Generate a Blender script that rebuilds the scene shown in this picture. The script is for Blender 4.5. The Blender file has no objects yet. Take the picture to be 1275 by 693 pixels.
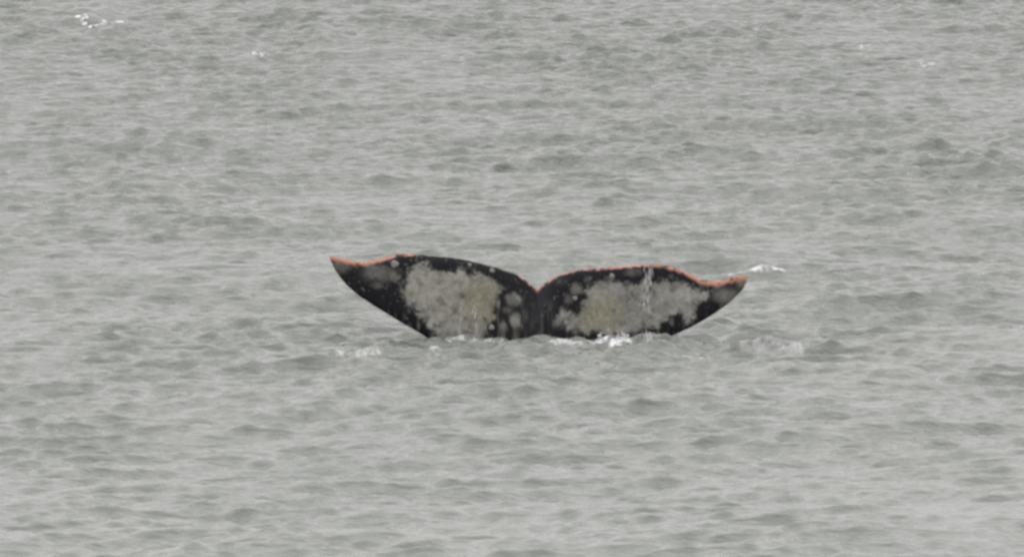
import bpy, math, random
import numpy as np
from mathutils import Vector, Matrix

scene = bpy.context.scene
R = math.radians
random.seed(7)

# ------------------------------------------------------------------ camera
D, H = 70.0, 6.3                 # distance to the whale, height of the lens above the sea
PXM = 7.5 / 1275.0               # metres per photo pixel at the whale
Z_AIM = (421.0 - 346.5) * PXM
cam_d = bpy.data.cameras.new('camera')
cam = bpy.data.objects.new('camera', cam_d)
scene.collection.objects.link(cam)
cam.location = (0, -D, H)
aim = Vector((0, 0, Z_AIM)) - cam.location
cam.rotation_euler = aim.to_track_quat('-Z', 'Y').to_euler()
cam_d.sensor_width = 36.0
cam_d.lens = 36.0 * aim.length / 7.5
cam_d.clip_start = 0.5
cam_d.clip_end = 20000
scene.camera = cam

# ------------------------------------------------------------------ sky (even overcast)
SUN_EL, SUN_AZ = 52.0, 205.0
world = bpy.data.worlds.new('World')
scene.world = world
world.use_nodes = True
wn, wl = world.node_tree.nodes, world.node_tree.links
wn.clear()
w_out = wn.new('ShaderNodeOutputWorld')
w_bg = wn.new('ShaderNodeBackground')
sky = wn.new('ShaderNodeTexSky')
sky.sky_type = 'NISHITA'
sky.sun_disc = False
sky.sun_elevation = R(SUN_EL)
sky.sun_rotation = R(SUN_AZ)
sky.dust_density = 6.0
sky.air_density = 1.0
hsv = wn.new('ShaderNodeHueSaturation')
hsv.inputs['Saturation'].default_value = 0.10
wl.new(sky.outputs[0], hsv.inputs['Color'])
# cloud sheet: brighter overhead, dimmer at the horizon (standard overcast sky)
tc = wn.new('ShaderNodeTexCoord')
sep = wn.new('ShaderNodeSeparateXYZ')
wl.new(tc.outputs['Generated'], sep.inputs[0])
mr = wn.new('ShaderNodeMapRange')
mr.inputs['From Min'].default_value = 0.0
mr.inputs['From Max'].default_value = 1.0
mr.inputs['To Min'].default_value = 9.0
mr.inputs['To Max'].default_value = 26.5
wl.new(sep.outputs['Z'], mr.inputs['Value'])
cn = wn.new('ShaderNodeTexNoise')
cn.inputs['Scale'].default_value = 2.2
cn.inputs['Detail'].default_value = 4
wl.new(tc.outputs['Generated'], cn.inputs['Vector'])
cm = wn.new('ShaderNodeMapRange')
cm.inputs['From Min'].default_value = 0.3
cm.inputs['From Max'].default_value = 0.7
cm.inputs['To Min'].default_value = 0.88
cm.inputs['To Max'].default_value = 1.10
wl.new(cn.outputs[0], cm.inputs['Value'])
mu = wn.new('ShaderNodeMath'); mu.operation = 'MULTIPLY'
wl.new(mr.outputs[0], mu.inputs[0]); wl.new(cm.outputs[0], mu.inputs[1])
cc = wn.new('ShaderNodeMix'); cc.data_type = 'RGBA'; cc.blend_type = 'MULTIPLY'
cc.inputs['Factor'].default_value = 1.0
cc.inputs['A'].default_value = (1.0, 0.965, 0.984, 1)
wl.new(mu.outputs[0], cc.inputs['B'])
mx = wn.new('ShaderNodeMix'); mx.data_type = 'RGBA'
mx.inputs['Factor'].default_value = 0.88          # share of the sky the cloud sheet covers
wl.new(hsv.outputs[0], mx.inputs['A']); wl.new(cc.outputs['Result'], mx.inputs['B'])
wl.new(mx.outputs['Result'], w_bg.inputs['Color'])
w_bg.inputs['Strength'].default_value = 0.12
wl.new(w_bg.outputs[0], w_out.inputs[0])

sun_d = bpy.data.lights.new('sun', 'SUN')
sun_d.energy = 0.7
sun_d.angle = R(25)
sun_d.color = (1.0, 0.97, 0.93)
sun = bpy.data.objects.new('sun', sun_d)
scene.collection.objects.link(sun)
sd = Vector((math.sin(R(SUN_AZ)) * math.cos(R(SUN_EL)), math.cos(R(SUN_AZ)) * math.cos(R(SUN_EL)), math.sin(R(SUN_EL))))
sun.rotation_euler = sd.to_track_quat('Z', 'Y').to_euler()

vs = scene.view_settings
vs.view_transform = 'Standard'
vs.look = 'None'
vs.gamma = 1.0
vs.exposure = 0.0
vs.use_curve_mapping = False

# ------------------------------------------------------------------ helpers
def px_x(px): return (px - 637.5) * PXM
def px_z(py): return (421.0 - py) * PXM

def smooth(a, b, x):
    t = np.clip((x - a) / (b - a), 0, 1)
    return t * t * (3 - 2 * t)

def vnoise(x, y, seed):
    xi = np.floor(x).astype(np.int64); yi = np.floor(y).astype(np.int64)
    fx = x - xi; fy = y - yi
    def h(a, b):
        n = (a * 374761393 + b * 668265263 + seed * 1442695041) & 0x7fffffff
        n = ((n ^ (n >> 13)) * 1274126177) & 0x7fffffff
        return ((n ^ (n >> 16)) & 0xffff) / 65535.0
    fx = fx * fx * (3 - 2 * fx); fy = fy * fy * (3 - 2 * fy)
    a = h(xi, yi) * (1 - fx) + h(xi + 1, yi) * fx
    b = h(xi, yi + 1) * (1 - fx) + h(xi + 1, yi + 1) * fx
    return a * (1 - fy) + b * fy

def fbm(x, y, seed, octv=4):
    s = 0; a = 0.5; t = 0
    for o in range(octv):
        s = s + a * vnoise(x * 2 ** o, y * 2 ** o, seed + o * 17); t += a; a *= 0.55
    return s / t

def make_mesh(name, verts, quads, mat, smooth_shade=True):
    verts = np.asarray(verts, dtype=np.float32); quads = np.asarray(quads, dtype=np.int32)
    n = quads.shape[1]
    me = bpy.data.meshes.new(name)
    me.vertices.add(len(verts)); me.vertices.foreach_set('co', verts.ravel())
    me.loops.add(quads.size); me.loops.foreach_set('vertex_index', quads.ravel())
    me.polygons.add(len(quads))
    me.polygons.foreach_set('loop_start', np.arange(0, quads.size, n, dtype=np.int32))
    me.polygons.foreach_set('use_smooth', np.full(len(quads), smooth_shade, dtype=bool))
    me.update(calc_edges=True)
    me.materials.append(mat)
    ob = bpy.data.objects.new(name, me)
    scene.collection.objects.link(ob)
    return ob

def tag(o, label, cat, group=None):
    o['label'] = label; o['category'] = cat
    if group: o['group'] = group
    return o

def grid_quads(nr, nc):
    i = np.arange(nr - 1)[:, None] * nc + np.arange(nc - 1)[None, :]
    return np.stack([i, i + 1, i + nc + 1, i + nc], -1).reshape(-1, 4)

def new_mat(name):
    m = bpy.data.materials.new(name); m.use_nodes = True
    nt = m.node_tree
    return m, nt.nodes, nt.links, nt.nodes['Principled BSDF']

# ------------------------------------------------------------------ water surface function
rng = np.random.default_rng(21)
comps = []
NW = 185
for k in range(NW):
    lam = 0.115 * (9.0 / 0.115) ** ((k + rng.random()) / NW)
    # wind blows roughly towards the lens and to the right, with a broad spread for the short waves
    spread = R(22) if lam > 1.2 else (R(25) if lam > 0.4 else R(36))
    # two crossing trains: the main one slants to the right, a weaker one to the left
    th = R(-90 + 30) + rng.normal() * spread * 0.62 if rng.random() < 0.62 else R(-90 - 20) + rng.normal() * spread * 0.7
    q = 2 * math.pi / lam
    slope = 0.039 * float(np.interp(math.log(lam), [math.log(v) for v in (0.115, 0.3, 0.6, 1.2, 3.0, 9.0)], [1.6, 1.25, 0.72, 0.45, 0.33, 0.30]))
    comps.append((lam, q * math.cos(th), q * math.sin(th), slope / q * (0.6 + 0.8 * rng.random()), rng.random() * 2 * math.pi))

CHOP = 0.66
RIDGES = []          # single steep wavelets: x, y, height, half length, half depth, slant
def water(x, y, spacing):
    """Gerstner sum; components finer than the local spacing are dropped."""
    dx = np.zeros_like(x); dy = np.zeros_like(x); dz = np.zeros_like(x)
    # patchy gusts: ruffled and calmer areas
    gust = 0.35 + 1.4 * fbm(x / 1.9 + 40 + y * 0.05, y / 6.5 + 90, 5, 3)
    # churned water round the tail
    churn = np.exp(-((x - 0.1) / 2.1) ** 2 - ((y + 0.5) / 1.3) ** 2)
    # the whale's footprint flattens the longer waves; the wind is stronger farther out
    calm = 1 - 0.8 * np.exp(-((x - 0.1) / 2.3) ** 2 - ((y + 0.4) / 2.8) ** 2)
    far_ = smooth(-20, 30, y)
    wind = 0.76 + 0.26 * far_
    wind_long = 0.85 - 0.12 * far_
    for lam, kx, ky, a, ph in comps:
        w = smooth(2.2, 3.6, lam / spacing) * (wind if lam < 0.55 else wind_long)
        if lam > 0.7: w = w * calm
        if lam < 1.6:
            w = w * gust
            if lam < 0.9: w = w * (1 + 1.1 * churn)
        arg = (kx * x + ky * y + ph).astype(np.float32)
        c = np.cos(arg); s = np.sin(arg)
        kk = math.hypot(kx, ky)
        dz += a * w * c
        dx -= CHOP * a * w * s * kx / kk
        dy -= CHOP * a * w * s * ky / kk
    for rx, ry, hgt, lx, ly, tilt in RIDGES:
        yy = y - ry - tilt * (x - rx)
        # steeper on the side towards the shore
        ly_ = np.where(yy < 0, ly * 0.6, ly * 1.5)
        dz += hgt * np.exp(-((x - rx) / lx) ** 2 - (yy / ly_) ** 2)
    return dx, dy, dz

def water_height(X, Y):
    X = np.atleast_1d(np.asarray(X, np.float32)); Y = np.atleast_1d(np.asarray(Y, np.float32))
    x, y = X.copy(), Y.copy()
    sp = np.full_like(x, 0.045)
    for _ in range(4):
        dx, dy, dz = water(x, y, sp)
        x = X - dx; y = Y - dy
    return water(x, y, sp)[2]

def sea_point(px, py):
    """where the line of sight of a photo pixel meets the waves"""
    q = cam.rotation_euler.to_quaternion()
    k = 7.5 / 1275 / aim.length
    d = q @ Vector(((px - 637.5) * k, -(py - 346.5) * k, -1))
    t0 = -cam.location.z / d.z
    t = np.linspace(t0 - 6, t0 + 5, 500)
    xs, ys, zs = cam.location.x + d.x * t, cam.location.y + d.y * t, cam.location.z + d.z * t
    below = zs < water_height(xs, ys)
    i_ = int(np.argmax(below))
    return (float(xs[i_]), float(ys[i_]))

for rpx, rpy, hgt, lx, ly, tilt in [(945,342,0.060,0.19,0.26,0.3), (396,445,0.030,0.20,0.13,0.2), (820,428,0.022,0.10,0.10,0.0),
                                  (962,434,0.028,0.14,0.14,-0.3), (1000,437,0.022,0.10,0.12,0.3), (590,430,0.018,0.12,0.10,0.0),
                                  (690,428,0.018,0.14,0.1,0.1), (112,30,0.06,0.2,0.3,-0.2), (140,40,0.07,0.3,0.4,0.1)]:
    qx, qy = sea_point(rpx, rpy)
    RIDGES.append((qx, qy, hgt, lx, ly, tilt))
CREST = [(RIDGES[0][0] + o, RIDGES[0][1] + 0.3 * o - 0.03) for o in (-0.27, -0.12, 0.0, 0.08, 0.19)]

# ------------------------------------------------------------------ sea
m_sea, n, l, b = new_mat('grey_sea_water')
b.inputs['Base Color'].default_value = (0.105, 0.118, 0.098, 1)
b.inputs['Roughness'].default_value = 0.12
b.inputs['IOR'].default_value = 1.333
geo = n.new('ShaderNodeTexCoord')
def sea_noise(scale, sx, sy, detail):
    mp = n.new('ShaderNodeMapping'); mp.inputs['Scale'].default_value = (sx, sy, 1)
    l.new(geo.outputs['Object'], mp.inputs['Vector'])
    t = n.new('ShaderNodeTexNoise'); t.inputs['Scale'].default_value = scale
    t.inputs['Detail'].default_value = detail; t.inputs['Roughness'].default_value = 0.55
    l.new(mp.outputs[0], t.inputs['Vector']); return t
t1 = sea_noise(9.0, 0.5, 1.0, 4)
bp = n.new('ShaderNodeBump'); bp.inputs['Strength'].default_value = 1.0; bp.inputs['Distance'].default_value = 0.045
# capillary ripples: the open water farther out is more ruffled than the lee near the shore
sy_ = n.new('ShaderNodeSeparateXYZ'); l.new(geo.outputs['Object'], sy_.inputs[0])
rf = n.new('ShaderNodeMapRange'); rf.inputs['From Min'].default_value = -22; rf.inputs['From Max'].default_value = 34
rf.inputs['To Min'].default_value = 0.017; rf.inputs['To Max'].default_value = 0.135
l.new(sy_.outputs['Y'], rf.inputs['Value']); l.new(rf.outputs[0], bp.inputs['Distance'])
l.new(t1.outputs[0], bp.inputs['Height'])
l.new(bp.outputs[0], b.inputs['Normal'])
# silt clouds in the water: slightly greener / greyer patches
t3 = sea_noise(0.5, 1.0, 0.5, 3)
cr = n.new('ShaderNodeMix'); cr.data_type = 'RGBA'
cr.inputs['A'].default_value = (0.078, 0.092, 0.078, 1); cr.inputs['B'].default_value = (0.100, 0.108, 0.094, 1)
l.new(t3.outputs[0], cr.inputs['Factor']); l.new(cr.outputs['Result'], b.inputs['Base Color'])

def axis(dense0, dense1, step_fn, far, grow=1.22):
    v = [dense0]
    while v[-1] < dense1: v.append(v[-1] + step_fn(v[-1]))
    s = step_fn(v[-1])
    while v[-1] < far: s *= grow; v.append(v[-1] + s)
    s = step_fn(dense0)
    lo = [dense0]
    while lo[-1] > -far: s *= grow; lo.append(lo[-1] - s)
    return np.array(lo[:0:-1] + v)
gx = axis(-7.5, 7.5, lambda v: 0.026, 4000, 1.11)
gy = axis(-26.0, 46.0, lambda v: 0.028 + 0.00042 * max(v + 26, 0), 4500)
gy = np.unique(np.clip(gy, -4000, 6000))
sx = np.gradient(gx); sy = np.gradient(gy)
X, Y = np.meshgrid(gx.astype(np.float32), gy.astype(np.float32))
SP = np.maximum(np.broadcast_to(sx[None, :], X.shape), np.broadcast_to(sy[:, None], X.shape)).astype(np.float32)
ddx, ddy, ddz = water(X, Y, SP)
P = np.stack([X + ddx, Y + ddy, ddz], -1).reshape(-1, 3)
sea = make_mesh('sea', P, grid_quads(len(gy), len(gx)), m_sea)
sea['kind'] = 'structure'
sea['label'] = 'grey choppy overcast sea with small wind waves'

# ------------------------------------------------------------------ whale (tail stock and fluke in one skin)
trail = np.array([(410,320),(416,321),(425,324),(445,328),(460,327),(480,322),(500,317),(520,318),(545,320),(575,323),(600,329),(625,336),(640,341),(655,349),(663,357),(668,361),(675,357),(685,349),(700,342),(720,338),(745,335),(775,334),(800,332),(825,332),(845,337),(860,344),(873,350),(890,353),(905,350),(915,346),(928,345),(931,349)], float)
lead = np.array([(410,320.5),(411,325),(414,332),(418,340),(430,355),(445,368),(470,384),(500,402),(520,413),(538,424),(560,437),(590,457),(612,480),(624,510),(633,580),(640,690),(668,700),(696,690),(703,580),(712,510),(726,478),(750,456),(780,440),(815,428),(845,416),(862,408),(880,398),(895,388),(910,377),(925,362),(930,353),(931,349.5)], float)
NX, NV = 460, 190
u = np.linspace(0, 1, NX)
u = 0.5 * u + 0.5 * (0.5 - 0.5 * np.cos(np.pi * u))
pxs = 410 + u * 521
def sm_interp(xs, tab, win):
    # lightly rounded polyline
    acc = 0
    for o in np.linspace(-win, win, 9):
        acc = acc + np.interp(np.clip(xs + o, 410, 931), tab[:, 0], tab[:, 1])
    return acc / 9
edge_fade = smooth(0, 18, np.minimum(pxs - 410, 931 - pxs))
win_t = 1.0 + 3.5 * edge_fade * (0.45 + 0.55 * smooth(0, 12, np.abs(pxs - 668)))
zt_px = np.array([sm_interp(np.array([p]), trail, w)[0] for p, w in zip(pxs, win_t)])
zb_px = np.array([sm_interp(np.array([p]), lead, 0.5 + 5 * e)[0] for p, e in zip(pxs, edge_fade)])
# nicks along the worn trailing edge
zt_px += ((fbm(pxs / 7.0, pxs * 0 + 3.3, 11, 3) - 0.5) * 2.4) * edge_fade
zb_px = np.maximum(zb_px, zt_px + 0.6)
xw = px_x(pxs); zt = px_z(zt_px); zb = px_z(zb_px)
s = 0.5 - 0.5 * np.cos(np.pi * np.linspace(0, 1, NV))
s = 0.6 * s + 0.4 * np.linspace(0, 1, NV)
Zg = zt[:, None] + (zb - zt)[:, None] * s[None, :]
Xg = np.repeat(xw[:, None], NV, 1)
d_t = zt[:, None] - Zg; d_l = Zg - zb[:, None]
xc = Xg - px_x(668)
hm = 0.020 + 0.045 * np.clip(1 - np.abs(xc) / 1.45, 0, 1) + 0.085 * np.exp(-(xc / 0.13) ** 2) * smooth(0.02, 0.30, d_t)
hm = hm + 0.12 * smooth(0.55, 1.5, d_t) * np.exp(-(xc / 0.3) ** 2)
tot = np.maximum(d_t + d_l, 1e-4)
prof = np.sqrt(np.clip(d_t / (d_t + 0.10), 0, 1)) * np.sqrt(np.clip(d_l / (d_l + 0.07), 0, 1))
hh = hm * prof
ax_ = np.abs(xc)
Ymid = 0.10 * (ax_ / 1.5) ** 2 + 0.16 * np.clip(Zg, -0.4, 1) + 0.05 * np.sin(xc * 2.1) - 0.05 * smooth(0.9, 1.5, ax_)
# soft undulation of the skin
und = (fbm(Xg * 4 + 9, Zg * 4 + 9, 31, 3) - 0.5) * 0.018 * prof
Yf = Ymid - hh - und
Yb = Ymid + hh + und
ring = np.concatenate([np.stack([Xg, Yf, Zg], -1), np.stack([Xg, Yb, Zg], -1)[:, ::-1]], 1)   # NX x 2NV
NR = 2 * NV
Pw = ring.reshape(-1, 3)
i = np.arange(NX - 1)[:, None] * NR + np.arange(NR)[None, :]
j = np.arange(NX - 1)[:, None] * NR + (np.arange(NR)[None, :] + 1) % NR
qw = np.stack([i, j, j + NR, i + NR], -1).reshape(-1, 4)

m_whale, n, l, b = new_mat('whale_skin')
whale = make_mesh('whale', Pw, qw, m_whale)
tag(whale, 'black whale tail fluke mottled with pale patches, orange upper edge, raised from the sea', 'whale')

# skin pattern: scarred pale areas, orange worn rim
vx = Pw[:, 0] / PXM + 637.5; vy = 421.0 - Pw[:, 2] / PXM
def sdf_poly(x, y, poly):
    poly = np.array(poly, float); q = np.roll(poly, -1, 0)
    dmin = np.full(x.shape, 1e9); inside = np.zeros(x.shape, bool)
    for (ax, ay), (bx, by) in zip(poly, q):
        ex, ey = bx - ax, by - ay
        t = np.clip(((x - ax) * ex + (y - ay) * ey) / (ex * ex + ey * ey), 0, 1)
        dmin = np.minimum(dmin, np.hypot(x - ax - t * ex, y - ay - t * ey))
        c = ((ay > y) != (by > y)) & (x < (bx - ax) * (y - ay) / (by - ay + 1e-9) + ax)
        inside ^= c
    return np.where(inside, dmin, -dmin)
wx = vx + (fbm(vx / 9, vy / 9, 51) - 0.5) * 16 + (fbm(vx / 3, vy / 3, 57, 2) - 0.5) * 9; wy = vy + (fbm(vx / 9, vy / 9, 77) - 0.5) * 16 + (fbm(vx / 3, vy / 3, 83, 2) - 0.5) * 9
Lp = [(506,343),(517,328),(531,327),(540,336),(561,338),(572,333),(580,341),(602,344),(626,356),(619,376),(615,392),(606,404),(597,423),(555,426),(540,416),(527,398),(519,388),(505,379),(500,364)]
Rp = [(728,358),(743,348),(765,348),(780,355),(801,352),(821,352),(841,349),(861,358),(883,362),(881,374),(868,385),(862,402),(852,403),(846,390),(836,392),(833,404),(811,412),(760,418),(728,412),(704,410),(690,392),(698,384),(710,392),(724,384)]
grit = fbm(vx / 3.2, vy / 3.2, 91, 3)
pale = np.maximum(smooth(-4, 5, sdf_poly(wx, wy, Lp)), 0.92 * smooth(-4, 5, sdf_poly(wx, wy, Rp)))
def blob(cx, cy, rx, ry, k, soft=0.35):
    r = np.hypot((wx * 0.35 + vx * 0.65 - cx) / rx, (wy * 0.35 + vy * 0.65 - cy) / ry)
    return k * (1 - smooth(1 - soft, 1 + soft, r))
for a in [(474,343,20,9,0.42,0.7),(466,335,10,5,0.35,0.6),(423,332,12,8,0.45,0.7),(491,346,7,6,0.6),(470,354,8,5,0.35,0.6),(640,373,10,7,0.62),(642,398,7,9,0.68),(626,405,5,6,0.5),(631,385,6,4,0.35),(508,410,4,7,0.3,0.6),
          (718,361,7,7,0.5,0.5),(708,372,6,6,0.35,0.6),(788,341,10,4,0.35,0.6),(761,347,6,4,0.4),(905,369,15,9,0.5,0.6),(924,354,8,8,0.5,0.6),(893,362,5,4,0.3),(697,399,8,8,0.55,0.5),(846,380,6,6,0.3),(732,348,4,3,0.3),(700,352,8,4,0.10,0.6)]:
    pale = np.maximum(pale, blob(*a))
# dark pits and small light flecks
pits = smooth(0.50, 0.80, fbm(vx / 9.0 + 4, vy / 9.0, 131, 4))
fine = smooth(0.60, 0.78, fbm(vx / 4.0 + 40, vy / 4.5, 139, 3))
pale = pale * (1 - 0.45 * pits) * (1 - 0.2 * fine) * (0.62 + 0.6 * grit) * (0.62 + 0.62 * fbm(vx / 22 + 9, vy / 16, 149, 3))
for a in [(517,379,4,3,0.5),(806,362,5,4,0.45),(778,372,7,5,0.22),(846,397,6,5,0.6),(835,399,3,4,0.4)]:
    pale = pale * (1 - blob(*a))
fl = smooth(0.74, 0.84, fbm(vx / 3.0 + 70, vy / 3.0, 171, 2)) * smooth(0.42, 0.6, fbm(vx / 26, vy / 20, 177, 2))
pale = np.maximum(pale, 0.35 * fl)
# run-off streaks where water films down the lower skin
strk = smooth(0.55, 0.8, fbm(vx / 4.0, vy / 28.0, 201, 3)) * smooth(372, 405, vy)
strk2 = smooth(0.5, 0.8, fbm(vx / 5.0 + 30, vy / 14.0, 241, 3)) * smooth(362, 385, vy) * np.exp(-((vx - 668) / 26) ** 2)
pale = np.clip(np.maximum(np.maximum(pale, 0.30 * strk), 0.16 * strk2), 0, 1)
olive = np.clip(blob(601, 378, 26, 26, 1.0, 0.9) + blob(748, 392, 26, 20, 1.0, 0.9) + 0.5 * blob(548, 362, 40, 26, 0.6, 0.9) + 0.8 * blob(424, 333, 12, 8, 1, 0.7) + 0.6 * blob(924, 354, 8, 8, 1, .7), 0, 1)
# orange rim: thickness follows the edge
rim_w = np.interp(vx, [405,412,440,470,495,515,530,600,640,660,668,680,700,740,790,830,850,875,900,931],
                      [5.0, 5.5, 6.0, 4.5, 4.0, 2.2, 0.5, 0.5, 1.2, 4.0, 5.0, 3.4, 1.8, 3.2, 3.0, 4.2, 5.0, 6.5, 7.0, 7.5])
dtop = np.concatenate([d_t, d_t[:, ::-1]], 1).reshape(-1) / PXM
rim_w = rim_w * 0.86 * (0.5 + 1.0 * fbm(vx / 6.0, vx * 0 + 1.7, 211, 3))
rim = (1 - smooth(0.25, 1.35, dtop / np.maximum(rim_w, 0.2))) * smooth(0.5, 2.6, rim_w) * smooth(0.22, 0.62, fbm(vx / 5.0, vy / 3.0, 223, 3) + np.interp(vx, [410,500,520,690,720,840,870], [0.12,0.08,-0.08,-0.10,-0.08,0.0,0.14]))
me = whale.data
for nm, arr in (('pale', pale), ('olive', olive), ('rim', rim)):
    at = me.attributes.new(nm, 'FLOAT', 'POINT'); at.data.foreach_set('value', arr.astype(np.float32))
def attr(nm):
    a = n.new('ShaderNodeAttribute'); a.attribute_name = nm; return a.outputs['Fac']
def mixc(f, a, bb):
    m = n.new('ShaderNodeMix'); m.data_type = 'RGBA'
    for k, v in (('Factor', f), ('A', a), ('B', bb)):
        if isinstance(v, (tuple, float)): m.inputs[k].default_value = v
        else: l.new(v, m.inputs[k])
    return m.outputs['Result']
tcw = n.new('ShaderNodeTexCoord')
nz = n.new('ShaderNodeTexNoise'); nz.inputs['Scale'].default_value = 55; nz.inputs['Detail'].default_value = 4
l.new(tcw.outputs['Object'], nz.inputs['Vector'])
c_dark = mixc(nz.outputs[0], (0.0025, 0.0025, 0.0035, 1), (0.007, 0.007, 0.009, 1))
c_pale = mixc(attr('olive'), (0.200, 0.203, 0.184, 1), (0.190, 0.182, 0.130, 1))
c_or = mixc(nz.outputs[0], (0.36, 0.145, 0.098, 1), (0.28, 0.155, 0.12, 1))
nz2 = n.new('ShaderNodeTexNoise'); nz2.inputs['Scale'].default_value = 14; nz2.inputs['Detail'].default_value = 6; nz2.inputs['Roughness'].default_value = 0.7
l.new(tcw.outputs['Object'], nz2.inputs['Vector'])
mt = n.new('ShaderNodeMapRange'); mt.inputs['From Min'].default_value = 0.4; mt.inputs['From Max'].default_value = 0.75
l.new(nz2.outputs[0], mt.inputs['Value'])
c_pale = mixc(mt.outputs[0], c_pale, (0.150, 0.140, 0.118, 1))
c = mixc(attr('pale'), c_dark, c_pale)
c = mixc(attr('rim'), c, c_or)
l.new(c, b.inputs['Base Color'])
b.inputs['Roughness'].default_value = 0.38
b.inputs['Specular IOR Level'].default_value = 0.13
b.inputs['IOR'].default_value = 1.38
bpw = n.new('ShaderNodeBump'); bpw.inputs['Strength'].default_value = 0.35; bpw.inputs['Distance'].default_value = 0.01
l.new(nz.outputs[0], bpw.inputs['Height']); l.new(bpw.outputs[0], b.inputs['Normal'])

def skin_front(px, py):
    """point on the skin that faces the shore"""
    x, z = px_x(px), px_z(py)
    ix = int(np.argmin(np.abs(xw - x))); iz = int(np.argmin(np.abs(Zg[ix] - z)))
    return Vector((x, float(Yf[ix, iz]), z))

# ------------------------------------------------------------------ barnacles: low pale volcano-like domes on the skin
m_bar, n, l, b = new_mat('barnacle_shell')
tb = n.new('ShaderNodeTexCoord'); nb = n.new('ShaderNodeTexNoise'); nb.inputs['Scale'].default_value = 60
l.new(tb.outputs['Object'], nb.inputs['Vector'])
mb = n.new('ShaderNodeMix'); mb.data_type = 'RGBA'
mb.inputs['A'].default_value = (0.09, 0.088, 0.08, 1); mb.inputs['B'].default_value = (0.19, 0.187, 0.172, 1)
l.new(nb.outputs[0], mb.inputs['Factor']); l.new(mb.outputs['Result'], b.inputs['Base Color'])
b.inputs['Roughness'].default_value = 0.7
def barnacle(px, py, r_px):
    r = r_px * PXM; rings = [(1.0, -0.10), (0.92, 0.06), (0.72, 0.15), (0.45, 0.20), (0.22, 0.22), (0.02, 0.22)]
    vs_, f = [], []
    N = 14
    for q, (rr, hgt) in enumerate(rings):
        for k in range(N):
            a = 2 * math.pi * k / N
            w = r * rr * (1 + 0.10 * math.sin(3 * a + px) + 0.06 * math.sin(7 * a + py))
            vs_.append((w * math.cos(a), -r * hgt, w * math.sin(a)))
    for q in range(len(rings) - 1):
        for k in range(N):
            f.append((q * N + k, q * N + (k + 1) % N, (q + 1) * N + (k + 1) % N, (q + 1) * N + k))
    o = make_mesh('barnacle', vs_, f, m_bar)
    o.parent = whale
    o.location = skin_front(px, py)
for a in [(491.5,330,5.2),(612.5,337.5,3.6),(612,407,3.8),(585,330,2.6),(716,372,3.2),(762,345,3.4),(705,402,3.4),(879,352,3.0)]:
    barnacle(*a)

# ------------------------------------------------------------------ foam
m_foam, n, l, b = new_mat('sea_foam')
b.inputs['Base Color'].default_value = (0.44, 0.445, 0.445, 1)
b.inputs['Roughness'].default_value = 0.6
fa = n.new('ShaderNodeAttribute'); fa.attribute_name = 'cover'
l.new(fa.outputs['Fac'], b.inputs['Alpha'])

def ico():
    t = (1 + 5 ** 0.5) / 2
    v = np.array([(-1,t,0),(1,t,0),(-1,-t,0),(1,-t,0),(0,-1,t),(0,1,t),(0,-1,-t),(0,1,-t),(t,0,-1),(t,0,1),(-t,0,-1),(-t,0,1)], float)
    v /= np.linalg.norm(v[0])
    f = [(0,11,5),(0,5,1),(0,1,7),(0,7,10),(0,10,11),(1,5,9),(5,11,4),(11,10,2),(10,7,6),(7,1,8),(3,9,4),(3,4,2),(3,2,6),(3,6,8),(3,8,9),(4,9,5),(2,4,11),(6,2,10),(8,6,7),(9,8,1)]
    v = list(map(tuple, v)); out = []; cache = {}
    def mid(a, c):
        k = (min(a, c), max(a, c))
        if k not in cache:
            p = np.array(v[a]) + np.array(v[c]); p /= np.linalg.norm(p); v.append(tuple(p)); cache[k] = len(v) - 1
        return cache[k]
    for a, c, d in f:
        x, y, z = mid(a, c), mid(c, d), mid(d, a)
        out += [(a, x, z), (c, y, x), (d, z, y), (x, y, z)]
    return np.array(v), np.array(out)
IV, IF = ico()

def blobs(name, centres, radii, squash, mat):
    vs_, fs_ = [], []
    for k, (c_, r_) in enumerate(zip(centres, radii)):
        sq = squash if np.isscalar(squash) is False else (1, 1, squash)
        jitter = 1 + 0.22 * np.sin(IV @ rng.normal(size=3) * 3 + rng.random() * 6)
        vs_.append(IV * jitter[:, None] * r_ * np.array(sq) * (0.7 + 0.6 * rng.random(3)) + c_)
        fs_.append(IF + k * len(IV))
    return make_mesh(name, np.concatenate(vs_), np.concatenate(fs_), mat)

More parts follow.
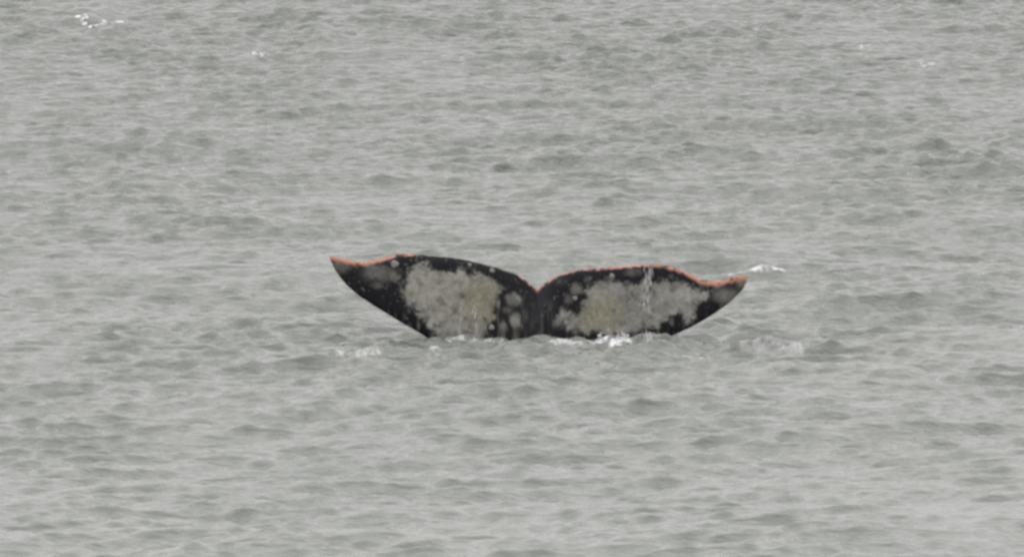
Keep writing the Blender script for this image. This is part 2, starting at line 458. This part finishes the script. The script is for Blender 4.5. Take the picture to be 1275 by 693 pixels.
def foam_on_sea(name, pts, half_px, spray_n=0, r0=0.004, r1=0.012, spray=0.0, dense=1.0, lump=0.006):
    """lumpy sheet of foam lying on the water along a path of world points; ragged and thin towards its rim"""
    p = np.array(pts, float)
    hx, hy = half_px[0] * PXM, half_px[1] * PXM / 0.09          # the sea is seen at about 5 degrees
    x0, x1, y0, y1 = p[:, 0].min() - hx, p[:, 0].max() + hx, p[:, 1].min() - hy, p[:, 1].max() + hy
    nx = int(min(120, max(14, (x1 - x0) / 0.008))); ny = int(min(90, max(20, (y1 - y0) / 0.016)))
    gx_, gy_ = np.meshgrid(np.linspace(x0, x1, nx), np.linspace(y0, y1, ny))
    dist = np.full(gx_.shape, 9.0)
    for (ax, ay), (bx, by) in zip(p[:-1], p[1:]):
        ex, ey = (bx - ax) / hx, (by - ay) / hy
        qx, qy = (gx_ - ax) / hx, (gy_ - ay) / hy
        t = np.clip((qx * ex + qy * ey) / (ex * ex + ey * ey + 1e-9), 0, 1)
        dist = np.minimum(dist, np.hypot(qx - t * ex, qy - t * ey))
    core = 1 - smooth(0.15, 1.0, dist)
    nz_ = fbm(gx_ * 22 + 7, gy_ * 15 + 3, 311, 3)
    al = np.clip(core * (0.10 + 1.25 * smooth(0.28, 0.85, nz_)) * dense, 0, 1)
    wz = water_height(gx_.ravel(), gy_.ravel()).reshape(gx_.shape)
    z = wz + 0.004 + lump * core * (0.3 + 1.2 * fbm(gx_ * 30, gy_ * 14, 317, 2))
    vid = np.stack([gx_, gy_, z], -1).reshape(-1, 3)
    q = grid_quads(ny, nx)
    q = q[core.reshape(-1)[q].max(1) > 0.02]
    used, inv = np.unique(q, return_inverse=True)
    V = vid[used]; A = al.reshape(-1)[used]; F = inv.reshape(-1, 4)
    tri = np.concatenate([F[:, [0, 1, 2]], F[:, [0, 2, 3]]])
    if spray_n:
        cand = np.argsort(-A * rng.random(len(A)))[:spray_n]
        for c0 in cand:
            r = r0 + (r1 - r0) * rng.random() ** 2
            jit = 1 + 0.2 * np.sin(IV @ rng.normal(size=3) * 3)
            c = V[c0] + np.array([rng.normal() * 0.008, rng.normal() * 0.02, r * 0.3 + spray * rng.random() ** 3])
            tri = np.concatenate([tri, IF + len(V)])
            V = np.concatenate([V, IV * jit[:, None] * r * (0.7 + 0.6 * rng.random(3)) + c])
            A = np.concatenate([A, np.full(len(IV), 0.25 + 0.35 * rng.random())])
    o = make_mesh(name, V, tri, m_foam)
    at = o.data.attributes.new('cover', 'FLOAT', 'POINT'); at.data.foreach_set('value', A.astype(np.float32))
    return o

W = [  # whitecaps: path in photo pixels, half size, cover, label
    (CREST, (6, 1.1), 0.8, 'thin slanting white breaking crest on the sea just behind the lower fluke tip'),
    ([(97,21),(106,24)], (10, 3.0), 1.6, 'small bright foam fleck, first of a close trio on the far sea'),
    ([(116,33),(130,29)], (11, 3.0), 1.8, 'small bright foam fleck between another fleck and a faint foam streak'),
    ([(138,28),(156,27)], (9, 2.2), 0.7, 'faint foam streak beside two bright flecks on the far sea'),
    ([(226,213),(233,211)], (6, 3.0), 0.4, 'tiny white fleck on a wave crest with dark flanks'),
    ([(1148,81),(1162,80)], (7, 3.0), 0.6, 'tiny pale fleck of foam above a dark ripple on open water'),
    ([(1072,58),(1086,57)], (7, 3.0), 0.5, 'faint pale foam fleck on open water near a brighter one'),
    ([(316,66),(326,68)], (7, 3.0), 0.5, 'faint pale foam fleck alone on the far water'),
    ([(940,36),(955,37)], (7, 3.0), 0.4, 'very faint foam fleck beyond the tail on the far water'),
]
for path, hp, cov, lab in W:
    wp = [q if abs(q[0]) < 10 else sea_point(*q) for q in path]
    tag(foam_on_sea('whitecap', wp, hp, dense=cov), lab, 'whitecap', 'small whitecaps on the open sea')

S = [
    ([(744,426),(758,423),(764,425)], (9, 3.5), 26, 0.05, 1.1, 'white splash where the lower fluke lobe meets the water'),
    ([(770,423),(782,423)], (7, 3.5), 26, 0.05, 1.1, 'rounded white clot of splash next to the fluke waterline'),
    ([(806,418),(842,415)], (9, 3.5), 24, 0.04, 0.6, 'ragged splash under the outer end of the lower fluke lobe'),
    ([(539,433),(545,441)], (6, 4), 8, 0.015, 0.6, 'bright foam spot where the higher fluke lobe enters the sea'),
    ([(424,441),(447,440),(470,438)], (10, 2.6), 4, 0.005, 0.42, 'loose foam on a small dark ripple beside the higher fluke lobe'),
    ([(925,428),(955,430),(995,434)], (10, 2.8), 4, 0.005, 0.34, 'loose foam on ripples beyond the lower fluke tip'),
    ([(855,447),(880,448)], (8, 3), 0, 0.0, 0.35, 'small foam fleck on open water before the lower fluke lobe'),
    ([(690,429),(735,427)], (12, 3.5), 12, 0.02, 0.5, 'thin foam at the foot of the dark middle of the tail'),
    ([(560,425),(625,424)], (12, 3), 12, 0.02, 0.6, 'thin foam along the waterline under the largest pale patch'),
]
for path, hp, cnt, sp, cov, lab in S:
    wp = [q if abs(q[0]) < 10 else sea_point(*q) for q in path]
    tag(foam_on_sea('splash', wp, hp, cnt, 0.005, 0.013, sp, cov, 0.008), lab, 'splash', 'foam and splashes round the tail')

# ------------------------------------------------------------------ water running off the fluke
m_run, n, l, b = new_mat('running_water')
b.inputs['Base Color'].default_value = (0.55, 0.55, 0.55, 1)
b.inputs['Roughness'].default_value = 0.2
b.inputs['IOR'].default_value = 1.333
b.inputs['Alpha'].default_value = 0.2
def stream(px0, py0, px1, py1, count, r0, r1, wob, lab):
    t = np.sort(rng.random(count)); cs, rs = [], []
    for q in t:
        px = px0 + (px1 - px0) * q + rng.normal() * wob; py = py0 + (py1 - py0) * q
        p = skin_front(px, py); p.y -= 0.012 + 0.05 * q * rng.random()
        cs.append(np.array(p)); rs.append(r0 + (r1 - r0) * rng.random() ** 2)
    tag(blobs('water_trickle', cs, rs, (0.8, 0.6, 7.0), m_run), lab, 'water trickle', 'trickles of water running off the fluke')
stream(809, 336, 803, 388, 130, 0.002, 0.0048, 3.0, 'broken trickle of white water falling down the lower fluke lobe')
stream(577, 372, 571, 416, 46, 0.0015, 0.0036, 1.6, 'thin pale trickle down the largest pale patch, nearer the outer end')
stream(590, 376, 594, 416, 46, 0.0015, 0.0036, 2.0, 'thin pale trickle down the largest pale patch, nearer the tail middle')

# ------------------------------------------------------------------ render
scene.render.engine = 'CYCLES'
scene.cycles.samples = 128
scene.cycles.filter_width = 3.0
scene.render.resolution_x = 1024
scene.render.resolution_y = 556
